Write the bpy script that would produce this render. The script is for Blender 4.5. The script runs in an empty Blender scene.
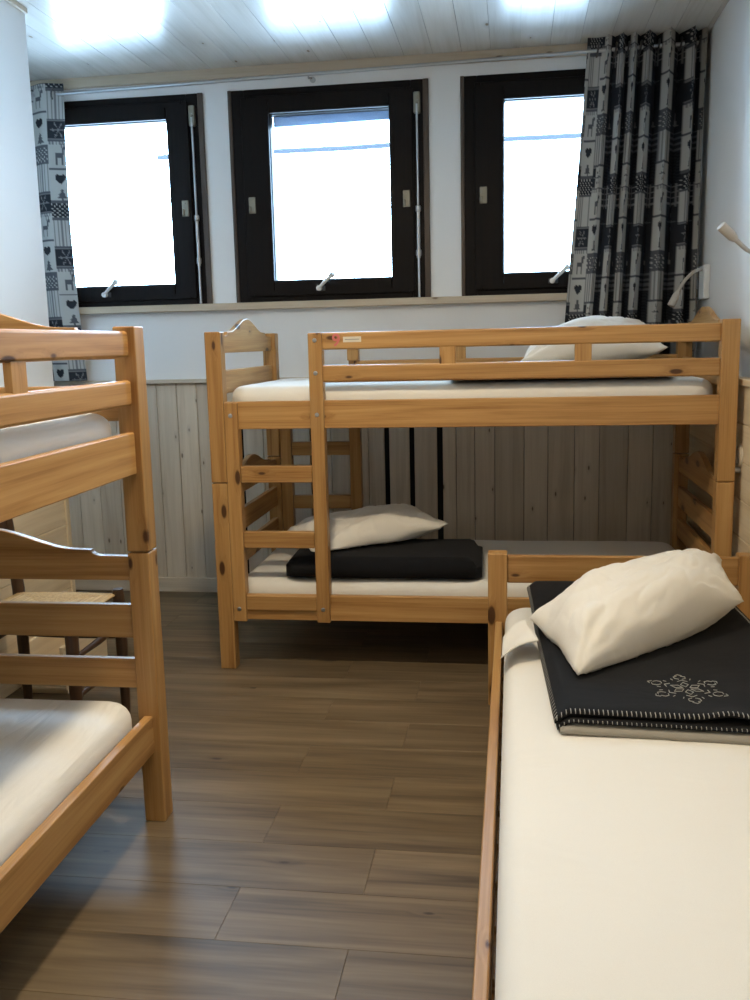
import bpy, bmesh, math, random
import numpy as np
from mathutils import Vector, Matrix, noise
R = math.radians
scene = bpy.context.scene
COL = scene.collection
rng = random.Random(7)

# ------------------------------------------------------------------ camera
F_PX, YAW, PITCH, ROLL, CAM_H = 938.52, .1478, .1660, .0230, 1.3108
cy_, sy_, cp_, sp_ = math.cos(YAW), math.sin(YAW), math.cos(PITCH), math.sin(PITCH)
fwd = Vector((-sy_*cp_, cy_*cp_, -sp_)); right = Vector((cy_, sy_, 0)); up = right.cross(fwd)
r2 = right*math.cos(ROLL) - up*math.sin(ROLL); u2 = up*math.cos(ROLL) + right*math.sin(ROLL)
cam = bpy.data.objects.new('camera', bpy.data.cameras.new('camera')); COL.objects.link(cam)
cam.matrix_world = Matrix(((r2.x, u2.x, -fwd.x, 0), (r2.y, u2.y, -fwd.y, 0), (r2.z, u2.z, -fwd.z, CAM_H), (0, 0, 0, 1)))
cam.data.sensor_fit = 'HORIZONTAL'; cam.data.sensor_width = 36; cam.data.lens = F_PX*36/750
cam.data.clip_start = .05; cam.data.clip_end = 100
scene.camera = cam
vs = scene.view_settings
vs.view_transform = 'Standard'; vs.look = 'None'; vs.gamma = 1; vs.use_curve_mapping = False
vs.exposure = 0.0

# ------------------------------------------------------------------ materials
def newmat(name):
    m = bpy.data.materials.new(name); m.use_nodes = True
    nt = m.node_tree; nt.nodes.clear()
    out = nt.nodes.new('ShaderNodeOutputMaterial'); b = nt.nodes.new('ShaderNodeBsdfPrincipled')
    nt.links.new(b.outputs[0], out.inputs[0])
    return m, nt, b, out
def N(nt, typ, **kw):
    n = nt.nodes.new(typ)
    for k, v in kw.items():
        if k.startswith('i_'):
            key = k[2:]; key = int(key) if key.isdigit() else key
            n.inputs[key].default_value = v
        else: setattr(n, k, v)
    return n
def math_(nt, op, a, b=None, c=None):
    n = nt.nodes.new('ShaderNodeMath'); n.operation = op
    for i, v in enumerate((a, b, c)):
        if v is None: continue
        if isinstance(v, (int, float)): n.inputs[i].default_value = v
        else: nt.links.new(v, n.inputs[i])
    return n.outputs[0]
def ramp(nt, fac, stops, interp='LINEAR'):
    n = nt.nodes.new('ShaderNodeValToRGB'); n.color_ramp.interpolation = interp
    el = n.color_ramp.elements
    while len(el) < len(stops): el.new(.5)
    for e, (p, c) in zip(el, stops):
        e.position = p; e.color = (*c, 1) if len(c) == 3 else c
    nt.links.new(fac, n.inputs[0]); return n.outputs[0]
def mixc(nt, fac, a, b, mode='MIX'):
    n = nt.nodes.new('ShaderNodeMix'); n.data_type = 'RGBA'; n.blend_type = mode
    for sock, v in ((n.inputs[0], fac), (n.inputs[6], a), (n.inputs[7], b)):
        if isinstance(v, (int, float)): sock.default_value = v
        elif isinstance(v, tuple): sock.default_value = (*v, 1)
        else: nt.links.new(v, sock)
    return n.outputs[2]
def plain(name, col, rough=.5, metal=0, spec=.5, emit=None, estr=0):
    m, nt, b, o = newmat(name)
    b.inputs['Base Color'].default_value = (*col, 1); b.inputs['Roughness'].default_value = rough
    b.inputs['Metallic'].default_value = metal; b.inputs['Specular IOR Level'].default_value = spec
    tc = N(nt, 'ShaderNodeTexCoord'); nz = N(nt, 'ShaderNodeTexNoise', i_Scale=60., i_Detail=3.)
    nt.links.new(tc.outputs['Object'], nz.inputs['Vector'])
    c = mixc(nt, nz.outputs['Fac'], tuple(x*.93 for x in col), tuple(min(1, x*1.05) for x in col))
    nt.links.new(c, b.inputs['Base Color'])
    if emit: b.inputs['Emission Color'].default_value = (*emit, 1); b.inputs['Emission Strength'].default_value = estr
    return m

def wood(name, axis, light, mid, dark, knot, rough=.35, grain=1., knots=1., coat=0., along=1., spec=.5, knot_scale=1., vary=.2, knot_jit=1.):
    """grain runs along the object axis 'axis'; every board (mesh island) gets its own piece of the pattern"""
    m, nt, b, o = newmat(name)
    tc = N(nt, 'ShaderNodeTexCoord'); ge = N(nt, 'ShaderNodeNewGeometry'); oi = N(nt, 'ShaderNodeObjectInfo')
    rnd = math_(nt, 'ADD', ge.outputs['Random Per Island'], math_(nt, 'MULTIPLY', oi.outputs['Random'], 3.17))
    sep = N(nt, 'ShaderNodeSeparateXYZ'); nt.links.new(tc.outputs['Object'], sep.inputs[0])
    names = ['X', 'Y', 'Z']; A = sep.outputs[names[axis]]
    B = sep.outputs[names[(axis+1) % 3]]; Cc = sep.outputs[names[(axis+2) % 3]]
    off = math_(nt, 'MULTIPLY', rnd, 37.)
    a = math_(nt, 'ADD', A, off); bb = math_(nt, 'ADD', B, math_(nt, 'MULTIPLY', rnd, 11.3)); cc = math_(nt, 'ADD', Cc, math_(nt, 'MULTIPLY', rnd, 5.7))
    # knots, on a flat lattice of (along, across)
    kv = N(nt, 'ShaderNodeCombineXYZ')
    nt.links.new(math_(nt, 'MULTIPLY', a, 4.2*knot_scale), kv.inputs[0]); nt.links.new(math_(nt, 'MULTIPLY', math_(nt, 'ADD', bb, cc), 11.*knot_scale), kv.inputs[1])
    vo = N(nt, 'ShaderNodeTexVoronoi', voronoi_dimensions='2D', i_Scale=1.); vo.inputs['Randomness'].default_value = knot_jit
    nt.links.new(kv.outputs[0], vo.inputs['Vector'])
    vs_ = N(nt, 'ShaderNodeSeparateColor'); nt.links.new(vo.outputs['Color'], vs_.inputs[0])
    size = math_(nt, 'MULTIPLY', math_(nt, 'MAXIMUM', math_(nt, 'SUBTRACT', vs_.outputs[0], 1-.42*knots), 0.), .38)
    kd = math_(nt, 'SUBTRACT', vo.outputs['Distance'], size)
    has = math_(nt, 'GREATER_THAN', size, .012)
    kmask = math_(nt, 'MULTIPLY', math_(nt, 'SUBTRACT', 1., math_(nt, 'SMOOTHSTEP', 0., .05, kd) if False else math_(nt, 'MINIMUM', math_(nt, 'MAXIMUM', math_(nt, 'MULTIPLY', kd, 22.), 0.), 1.)), has)
    halo = math_(nt, 'MULTIPLY', math_(nt, 'MAXIMUM', math_(nt, 'SUBTRACT', 1., math_(nt, 'MULTIPLY', kd, 4.5)), 0.), has)
    # grain
    gv = N(nt, 'ShaderNodeCombineXYZ')
    warp = math_(nt, 'MULTIPLY', halo, .012)
    nt.links.new(math_(nt, 'MULTIPLY', a, .9*along), gv.inputs[0])
    nt.links.new(math_(nt, 'MULTIPLY', math_(nt, 'ADD', bb, warp), 26.*grain), gv.inputs[1])
    nt.links.new(math_(nt, 'MULTIPLY', math_(nt, 'ADD', cc, warp), 26.*grain), gv.inputs[2])
    n1 = N(nt, 'ShaderNodeTexNoise', i_Scale=1.3, i_Detail=4., i_Roughness=.55, i_Distortion=.6); nt.links.new(gv.outputs[0], n1.inputs['Vector'])
    gv2 = N(nt, 'ShaderNodeVectorMath', operation='MULTIPLY'); gv2.inputs[1].default_value = (3., 5., 5.); nt.links.new(gv.outputs[0], gv2.inputs[0])
    n2 = N(nt, 'ShaderNodeTexNoise', i_Scale=1.5, i_Detail=3.); nt.links.new(gv2.outputs[0], n2.inputs['Vector'])
    g = math_(nt, 'ADD', math_(nt, 'MULTIPLY', n1.outputs['Fac'], .75), math_(nt, 'MULTIPLY', n2.outputs['Fac'], .25))
    col = ramp(nt, g, [(.32, dark), (.5, mid), (.68, light)])
    tone = math_(nt, 'ADD', 1-vary/2, math_(nt, 'MULTIPLY', math_(nt, 'FRACT', math_(nt, 'MULTIPLY', rnd, 7.77)), vary))
    tn = N(nt, 'ShaderNodeCombineColor'); [nt.links.new(tone, tn.inputs[i]) for i in range(3)]
    col = mixc(nt, 1., col, tn.outputs[0], 'MULTIPLY')
    col = mixc(nt, math_(nt, 'MULTIPLY', halo, .38), col, tuple(x*.75 for x in dark))
    col = mixc(nt, math_(nt, 'MULTIPLY', kmask, .9), col, knot)
    nt.links.new(col, b.inputs['Base Color'])
    b.inputs['Roughness'].default_value = rough; b.inputs['Specular IOR Level'].default_value = spec
    b.inputs['Coat Weight'].default_value = coat; b.inputs['Coat Roughness'].default_value = .12
    bp = N(nt, 'ShaderNodeBump', i_Strength=.08, i_Distance=.002); nt.links.new(g, bp.inputs['Height']); nt.links.new(bp.outputs[0], b.inputs['Normal'])
    return m

PL, PM, PD, PK = (.53, .318, .126), (.44, .240, .084), (.28, .132, .040), (.050, .017, .007)
pine = [wood('pine_along_%s' % 'xyz'[i], i, PL, PM, PD, PK, rough=.38, knots=.8, spec=.35) for i in range(3)]
WL, WM, WD, WK = (.68, .60, .49), (.61, .53, .42), (.50, .42, .32), (.14, .10, .065)
wash_z = wood('whitewashed_board_upright', 2, WL, WM, WD, WK, rough=.55, knots=.42, grain=.6, knot_scale=1.6, vary=.22)
YL, YM, YD = (.80, .68, .49), (.74, .61, .42), (.64, .51, .34)
wash_y = wood('pale_board_lengthwise', 1, YL, YM, YD, (.2, .13, .07), rough=.5, knots=.4, grain=.6, vary=.14)
wash_x = wood('pale_board_crosswise', 0, YL, YM, YD, (.2, .13, .07), rough=.5, knots=.4, grain=.6, vary=.14)
trim_x = wood('trim_wood_crosswise', 0, (.60, .50, .37), (.54, .44, .32), (.45, .36, .25), (.16, .10, .06), rough=.45, knots=.5, grain=.7, vary=.05)
trim_z = wood('trim_wood_upright', 2, YL, YM, YD, (.2, .13, .07), rough=.5, knots=.2, grain=.7, vary=.05)
ceil_m = wood('varnished_ceiling_board', 1, (.74, .71, .66), (.70, .665, .61), (.62, .58, .52), (.28, .20, .13), rough=.24, knots=.35, grain=.6, vary=.12, spec=.55)
floor_m = wood('oak_laminate', 0, (.205, .150, .088), (.142, .100, .056), (.070, .049, .027), (.035, .023, .014), rough=.45, knots=.25, grain=.5, along=1.0, vary=.26, spec=.3)
dark_wood = wood('dark_window_wood', 2, (.010, .0065, .005), (.0075, .005, .004), (.0045, .0035, .003), (.006, .005, .004), rough=.45, knots=0, vary=.1, spec=.12)
chair_wood = wood('dark_chair_wood', 2, (.075, .040, .022), (.052, .027, .015), (.03, .016, .009), (.01, .006, .004), rough=.35, knots=0)
casing_wood = wood('brown_casing_edge', 2, (.075, .045, .026), (.058, .034, .02), (.04, .022, .013), (.02, .01, .007), rough=.4, knots=0, vary=.1)

def wall_paint(name, col):
    m, nt, b, o = newmat(name)
    tc = N(nt, 'ShaderNodeTexCoord'); nz = N(nt, 'ShaderNodeTexNoise', i_Scale=90., i_Detail=4.)
    nt.links.new(tc.outputs['Object'], nz.inputs['Vector'])
    bp = N(nt, 'ShaderNodeBump', i_Strength=.12, i_Distance=.002); nt.links.new(nz.outputs['Fac'], bp.inputs['Height']); nt.links.new(bp.outputs[0], b.inputs['Normal'])
    b.inputs['Base Color'].default_value = (*col, 1); b.inputs['Roughness'].default_value = .75
    return m
white_wall = wall_paint('white_wall_paint', (.80, .80, .79))
sheet_cache = {}
def fabric(name, col, weave=900., fold=1., fold_scale=(3., 9., 3.), sheen=.15, fold_dist=.012):
    m, nt, b, o = newmat(name)
    tc = N(nt, 'ShaderNodeTexCoord')
    mp = N(nt, 'ShaderNodeMapping'); mp.inputs['Scale'].default_value = fold_scale; nt.links.new(tc.outputs['Object'], mp.inputs['Vector'])
    nz = N(nt, 'ShaderNodeTexNoise', i_Scale=1., i_Detail=3., i_Distortion=.8); nt.links.new(mp.outputs[0], nz.inputs['Vector'])
    n2 = N(nt, 'ShaderNodeTexNoise', i_Scale=weave, i_Detail=1.); nt.links.new(tc.outputs['Object'], n2.inputs['Vector'])
    b1 = N(nt, 'ShaderNodeBump', i_Strength=fold, i_Distance=fold_dist); nt.links.new(nz.outputs['Fac'], b1.inputs['Height'])
    b2 = N(nt, 'ShaderNodeBump', i_Strength=.25, i_Distance=.0008); nt.links.new(n2.outputs['Fac'], b2.inputs['Height']); nt.links.new(b1.outputs[0], b2.inputs['Normal'])
    nt.links.new(b2.outputs[0], b.inputs['Normal'])
    b.inputs['Sheen Roughness'].default_value = .6
    c = mixc(nt, n2.outputs['Fac'], tuple(x*.9 for x in col), col); nt.links.new(c, b.inputs['Base Color'])
    b.inputs['Roughness'].default_value = .9; b.inputs['Sheen Weight'].default_value = sheen; b.inputs['Specular IOR Level'].default_value = .15
    return m
sheet = fabric('white_sheet_cotton', (.80, .78, .73), fold=.45, fold_scale=(4., 2.5, 4.), fold_dist=.01)
sheet_creased = fabric('white_sheet_cotton_stretched', (.80, .79, .76), fold=.9, fold_scale=(2.5, 14., 3.), fold_dist=.014)
pillow_m = fabric('white_pillowcase_cotton', (.80, .77, .71), fold=.35, fold_scale=(5., 5., 5.))
blanket_black = fabric('charcoal_fleece', (.0075, .008, .010), weave=500., fold=.4, fold_scale=(4., 4., 4.), sheen=.03)
blanket_grey = fabric('grey_fleece_lining', (.34, .32, .28), weave=500., fold=.4)
stitch_m = plain('pale_stitching_thread', (.38, .37, .34), .8)
steel = plain('brushed_steel', (.50, .51, .52), .38, 1)
brass = plain('aged_plate_metal', (.26, .24, .19), .45, .6)
white_plastic = plain('white_plastic', (.75, .75, .73), .35)
lamp_white = plain('cream_lacquer', (.46, .42, .37), .4)
lamp_grey = plain('grey_plastic', (.07, .07, .075), .5)
gap_shade_m = plain('gap_shade_backing', (.006, .006, .007), .9)
straw = wood('woven_rush', 1, (.62, .44, .22), (.50, .34, .15), (.30, .19, .08), (.2, .1, .05), rough=.7, knots=0, grain=3., along=6.)
red_ink = plain('faded_red_sticker', (.62, .16, .15), .6)
label_m = plain('cream_paper_label', (.72, .66, .54), .6)
ink_m = plain('grey_label_print', (.30, .29, .27), .6)
blue_grey = plain('blue_grey_blind', (.15, .20, .30), .6)
cable_m = plain('grey_cable', (.03, .033, .04), .8, 0, .1)
pale_cable_m = plain('pale_cable', (.40, .45, .52), .6)
SKY = (.47, .71, 1.0); SKY_STR = 36.0
w = bpy.data.worlds.new('overcast_sky'); scene.world = w; w.use_nodes = True
bg = w.node_tree.nodes['Background']; bg.inputs[0].default_value = (*SKY, 1); bg.inputs[1].default_value = SKY_STR

glass, nt, b, o = newmat('window_glass'); nt.nodes.remove(b)
tr = N(nt, 'ShaderNodeBsdfTransparent'); gl = N(nt, 'ShaderNodeBsdfGlossy', i_Roughness=.02); fr = N(nt, 'ShaderNodeFresnel', i_IOR=1.45); mx = N(nt, 'ShaderNodeMixShader')
tr.inputs[0].default_value = (.97, .985, .98, 1)
nt.links.new(fr.outputs[0], mx.inputs[0]); nt.links.new(tr.outputs[0], mx.inputs[1]); nt.links.new(gl.outputs[0], mx.inputs[2]); nt.links.new(mx.outputs[0], o.inputs[0])
def lamp_emit(name, col, s):
    m, nt, b, o = newmat(name); b.inputs['Base Color'].default_value = (.8, .8, .78, 1)
    b.inputs['Emission Color'].default_value = (*col, 1); b.inputs['Emission Strength'].default_value = s; return m

# curtain cloth: colour attribute holds the woven pattern and some painted fold shade
curtain_m, nt, b, o = newmat('chalet_patchwork_curtain')
at = N(nt, 'ShaderNodeAttribute', attribute_name='pattern'); nt.links.new(at.outputs['Color'], b.inputs['Base Color']); b.inputs['Roughness'].default_value = .85; b.inputs['Specular IOR Level'].default_value = .2

# ------------------------------------------------------------------ mesh helpers
def link(name, bm, mats, parent=None, smooth=False, angle=35):
    me = bpy.data.meshes.new(name); bm.normal_update(); bm.to_mesh(me); bm.free()
    for m in (mats if isinstance(mats, (list, tuple)) else [mats]): me.materials.append(m)
    o = bpy.data.objects.new(name, me); COL.objects.link(o)
    if parent is not None: o.parent = parent
    if smooth:
        for p in me.polygons: p.use_smooth = True
        if smooth != 'all':
            me.set_sharp_from_angle(angle=R(60))
            wn = o.modifiers.new('weighted_normals', 'WEIGHTED_NORMAL'); wn.keep_sharp = True; wn.weight = 100
    return o
def box(bm, x0, x1, y0, y1, z0, z1, bev=.003, seg=2, mi=0):
    t = bmesh.new()
    v = [t.verts.new((x, y, z)) for x in (x0, x1) for y in (y0, y1) for z in (z0, z1)]
    for f in ((0, 1, 3, 2), (4, 6, 7, 5), (0, 4, 5, 1), (2, 3, 7, 6), (0, 2, 6, 4), (1, 5, 7, 3)): t.faces.new([v[i] for i in f])
    if bev: bmesh.ops.bevel(t, geom=t.edges[:], offset=bev, segments=seg, affect='EDGES', profile=.5)
    merge(bm, t, mi)
def merge(bm, t, mi=0):
    bmesh.ops.recalc_face_normals(t, faces=t.faces[:])
    mp = {v: bm.verts.new(v.co) for v in t.verts}
    for f in t.faces:
        try:
            nf = bm.faces.new([mp[v] for v in f.verts]); nf.material_index = mi; nf.smooth = f.smooth
        except ValueError: pass
    t.free()
def tube(bm, pts, r, n=10, closed=False, caps=True, mi=0):
    t = bmesh.new(); pts = [Vector(p) for p in pts]; rings = []; m = len(pts)
    prev = None
    for i, p in enumerate(pts):
        if closed: d = pts[(i+1) % m]-pts[i-1]
        else: d = pts[min(i+1, m-1)]-pts[max(i-1, 0)]
        d.normalize()
        if prev is None:
            a = Vector((0, 0, 1)) if abs(d.z) < .9 else Vector((1, 0, 0)); u = d.cross(a).normalized()
        else:
            u = (prev-d*prev.dot(d)).normalized()
        prev = u; v_ = d.cross(u); rr = r[i] if isinstance(r, (list, tuple)) else r
        rings.append([t.verts.new(p+(u*math.cos(2*math.pi*k/n)+v_*math.sin(2*math.pi*k/n))*rr) for k in range(n)])
    for i in range(m if closed else m-1):
        A, B = rings[i], rings[(i+1) % m]
        for k in range(n): t.faces.new((A[k], A[(k+1) % n], B[(k+1) % n], B[k]))
    if caps and not closed: t.faces.new(rings[0]); t.faces.new(rings[-1])
    merge(bm, t, mi)
def prism(bm, poly, axis, a0, a1, bev=0.0, mi=0):
    """poly: list of (p,q) in the plane of the two other axes, extruded on 'axis' from a0 to a1"""
    t = bmesh.new()
    def P(p, q, a): return {0: (a, p, q), 1: (p, a, q), 2: (p, q, a)}[axis]
    A = [t.verts.new(P(p, q, a0)) for p, q in poly]; B = [t.verts.new(P(p, q, a1)) for p, q in poly]
    fa = t.faces.new(A); fb = t.faces.new(B[::-1]); n = len(poly)
    for i in range(n): t.faces.new((A[i], A[(i+1) % n], B[(i+1) % n], B[i]))
    bmesh.ops.recalc_face_normals(t, faces=t.faces[:])
    if bev:
        eds = [e for f in (fa, fb) for e in f.edges]
        bmesh.ops.bevel(t, geom=eds, offset=bev, segments=2, affect='EDGES', profile=.5)
    merge(bm, t, mi)
def lathe(bm, prof, n=24, axis='z', at=(0, 0, 0), mi=0):
    t = bmesh.new(); rings = []
    for r, h in prof:
        ring = []
        for k in range(n):
            c, s = math.cos(2*math.pi*k/n)*r, math.sin(2*math.pi*k/n)*r
            p = {'z': (c, s, h), 'x': (h, c, s), 'y': (c, h, s)}[axis]
            ring.append(t.verts.new((p[0]+at[0], p[1]+at[1], p[2]+at[2])))
        rings.append(ring)
    for A, B in zip(rings, rings[1:]):
        for k in range(n): t.faces.new((A[k], A[(k+1) % n], B[(k+1) % n], B[k]))
    t.faces.new(rings[0]); t.faces.new(rings[-1]); merge(bm, t, mi)
def one(name, mats, parent=None, smooth=True, **kw):
    """decorator-free helper: with a builder function"""
    def go(fn):
        bm = bmesh.new(); fn(bm); return link(name, bm, mats, parent, smooth)
    return go
def bx(name, mat, parent, *a, **k):
    bm = bmesh.new(); box(bm, *a, **k); return link(name, bm, mat, parent, True)
def tag(o, label=None, cat=None, group=None, kind=None):
    if label: o['label'] = label
    if cat: o['category'] = cat
    if group: o['group'] = group
    if kind: o['kind'] = kind
    return o
def empty(name, loc=(0, 0, 0), rz=0):
    o = bpy.data.objects.new(name, None); COL.objects.link(o); o.location = loc; o.rotation_euler = (0, 0, rz); o.empty_display_size = .1; return o
def struct(o, label=None): return tag(o, label, None, None, 'structure')
def copy_tree(o, parent=None):
    c = o.copy(); COL.objects.link(c)
    if parent is not None: c.parent = parent
    for ch in list(o.children): copy_tree(ch, c)
    return c

# ------------------------------------------------------------------ room shell
D, H = 4.774, 2.66
XR, XL, YL_END, XA, YF = .875, -1.935, 3.785, -2.80, -1.6
# floor: staggered laminate planks running across the room
bm = bmesh.new()
box(bm, XA-.1, XR+.1, YF-.1, D+.1, -.08, -.012, 0)
row = .2075; y = 3.288-row*25; k = 0
while y < D+.02:
    even = (k % 2 == 0)      # joints of every second row line up
    xs = -.66 if even else -.355
    x = xs-1.28*2
    while x < XR:
        a, b_ = max(x, XA), min(x+1.28, XR)
        if b_-a > .01: box(bm, a+.0003, b_-.0003, max(y, YF)+.0003, min(y+row, D)-.0003, -.012, 0, .0006, 1)
        x += 1.28
    y += row; k += 1
    if y+row < YF: pass
struct(link('floor', bm, floor_m), 'brown oak laminate floor of staggered planks')
# ceiling: tongue and groove boards running towards the windows
bm = bmesh.new(); box(bm, XA-.1, XR+.1, YF-.1, D+.1, H+.014, H+.09, 0)
pw = .137; x = -.243-pw*19
while x < XR:
    a, b_ = max(x, XA), min(x+pw, XR)
    if b_-a > .01: box(bm, a+.0009, b_-.0009, YF, D, H, H+.014, .0003, 1)
    x += pw
struct(link('ceiling', bm, ceil_m), 'varnished whitewashed board ceiling')
# back wall with three openings
WZ0, WZ1 = 1.5275, 2.5555
WIN = [(-2.540, -1.534), (-1.398, -.408), (-.248, .742)]
xs = [XA-.1]+[v for p in WIN for v in p]+[XR+.1]
bm = bmesh.new()
T = .24
box(bm, XA-.1, XR+.1, D, D+T, -.05, WZ0, 0); box(bm, XA-.1, XR+.1, D, D+T, WZ1, H+.05, 0)
for i in range(0, len(xs), 2): box(bm, xs[i], xs[i+1], D, D+T, WZ0, WZ1, 0)
struct(link('wall_back', bm, white_wall, None, False), 'white plastered window wall')
def slab(name, lab, *a):
    bm = bmesh.new(); box(bm, *a, 0); return struct(link(name, bm, white_wall), lab)
slab('wall_right', 'white right hand wall with reading lamps', XR, XR+.15, YF-.1, D, -.05, H+.05)
slab('wall_left', 'white partition wall behind the left bunk', XA, XL, YF-.1, YL_END, -.05, H+.05)
slab('wall_alcove', 'white side wall of the window recess', XA-.15, XA, YL_END-.1, D, -.05, H+.05)
slab('wall_front', 'white wall behind the viewer', XA, XR, YF-.15, YF, -.05, H+.05)
# wainscot of the window wall: upright boards, three of them spaced apart over a near-black sheet standing in for shade
ZW = 1.125
def wains_back():
    bm = bmesh.new()
    gaps = [(-1.405, .014), (-1.03, .026), (-.829, .014), (-.640, .026), (-.511, .026), (-.368, .030)]
    xs = [-2.05, -1.933, -1.859, -1.749, -1.64, -1.53, -1.405, -1.29, -1.16, -1.03, -.93, -.829, -.735, -.640, -.511, -.368, -.285, -.191, -.09, .056, .174, .305, .427, .565, .684, .79, XR]
    x = XA; pre = []
    while x < -2.06: pre.append(x); x += .118
    xs = pre+xs
    gd = {round(g, 3): w_ for g, w_ in gaps}
    for a, b_ in zip(xs, xs[1:]):
        ga = gd.get(round(a, 3), .0024); gb = gd.get(round(b_, 3), .0024)
        box(bm, a+ga/2, b_-gb/2, D-.022, D-.006, .074, ZW, .003, 1)
    box(bm, XA, XR, D-.005, D-.001, .02, ZW, 0, mi=1)  # near-black backing sheet, its colour stands in for deep shade in the gaps
    return bm
struct(link('trim_1', wains_back(), [wash_z, gap_shade_m]), 'grey whitewashed upright board panelling below the windows')
bm = bmesh.new(); box(bm, XA, XR, D-.045, D, ZW, ZW+.020, .003)
struct(link('trim_2', bm, wood('grey_ledge', 0, WL, WM, WD, WK, rough=.5, knots=.2, grain=.6, vary=0)), 'ledge capping the panelling under the windows')
bm = bmesh.new(); box(bm, XA, XR, D-.034, D-.0005, 0, .078, .004)
struct(link('baseboard_back', bm, wood('grey_skirting', 0, WL, WM, WD, WK, rough=.5, knots=.2, grain=.6, vary=0)), 'pale skirting board along the window wall')
# side wainscots: boards running lengthwise
def wains_side(x0, x1, ya, yb):
    bm = bmesh.new(); z = .0
    n = 8; h = ZW/n
    for i in range(n): box(bm, x0, x1, ya, yb, i*h+.001, (i+1)*h-.001, .003, 1)
    return bm
struct(link('trim_3', wains_side(.838, XR, YF, D-.05), wash_y), 'pale lengthwise board panelling of the right wall')
bm = bmesh.new(); box(bm, .826, XR, YF, D-.05, ZW, ZW+.026, .003); struct(link('trim_4', bm, wash_y), 'ledge capping the right panelling')
struct(link('trim_5', wains_side(XL, XL+.016, YF, YL_END-.0), wash_y), 'pale lengthwise board panelling of the left wall')
bm = bmesh.new(); box(bm, XL-.03, XL+.022, YL_END-.02, YL_END+.014, 0, ZW, .003); struct(link('trim_6', bm, trim_z), 'pale corner strip at the end of the left panelling')
bm = bmesh.new(); box(bm, XL-.03, XL+.036, YF, YL_END+.014, ZW, ZW+.022, .003); struct(link('trim_7', bm, wash_y), 'ledge capping the left panelling')
bm = bmesh.new(); box(bm, XL, XL+.014, YF, YL_END, H-.022, H, .003); struct(link('trim_8', bm, trim_x), 'wooden strip at the top of the left wall')
bm = bmesh.new(); box(bm, XA, XR, D-.03, D, H-.048, H, .003); struct(link('trim_9', bm, trim_x), 'wooden batten between window wall and ceiling')
bm = bmesh.new(); box(bm, -2.62, XR, D-.042, D+.05, 1.4917, WZ0, .004); struct(link('trim_10', bm, trim_x), 'pale wooden window sill under all three windows')

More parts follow.
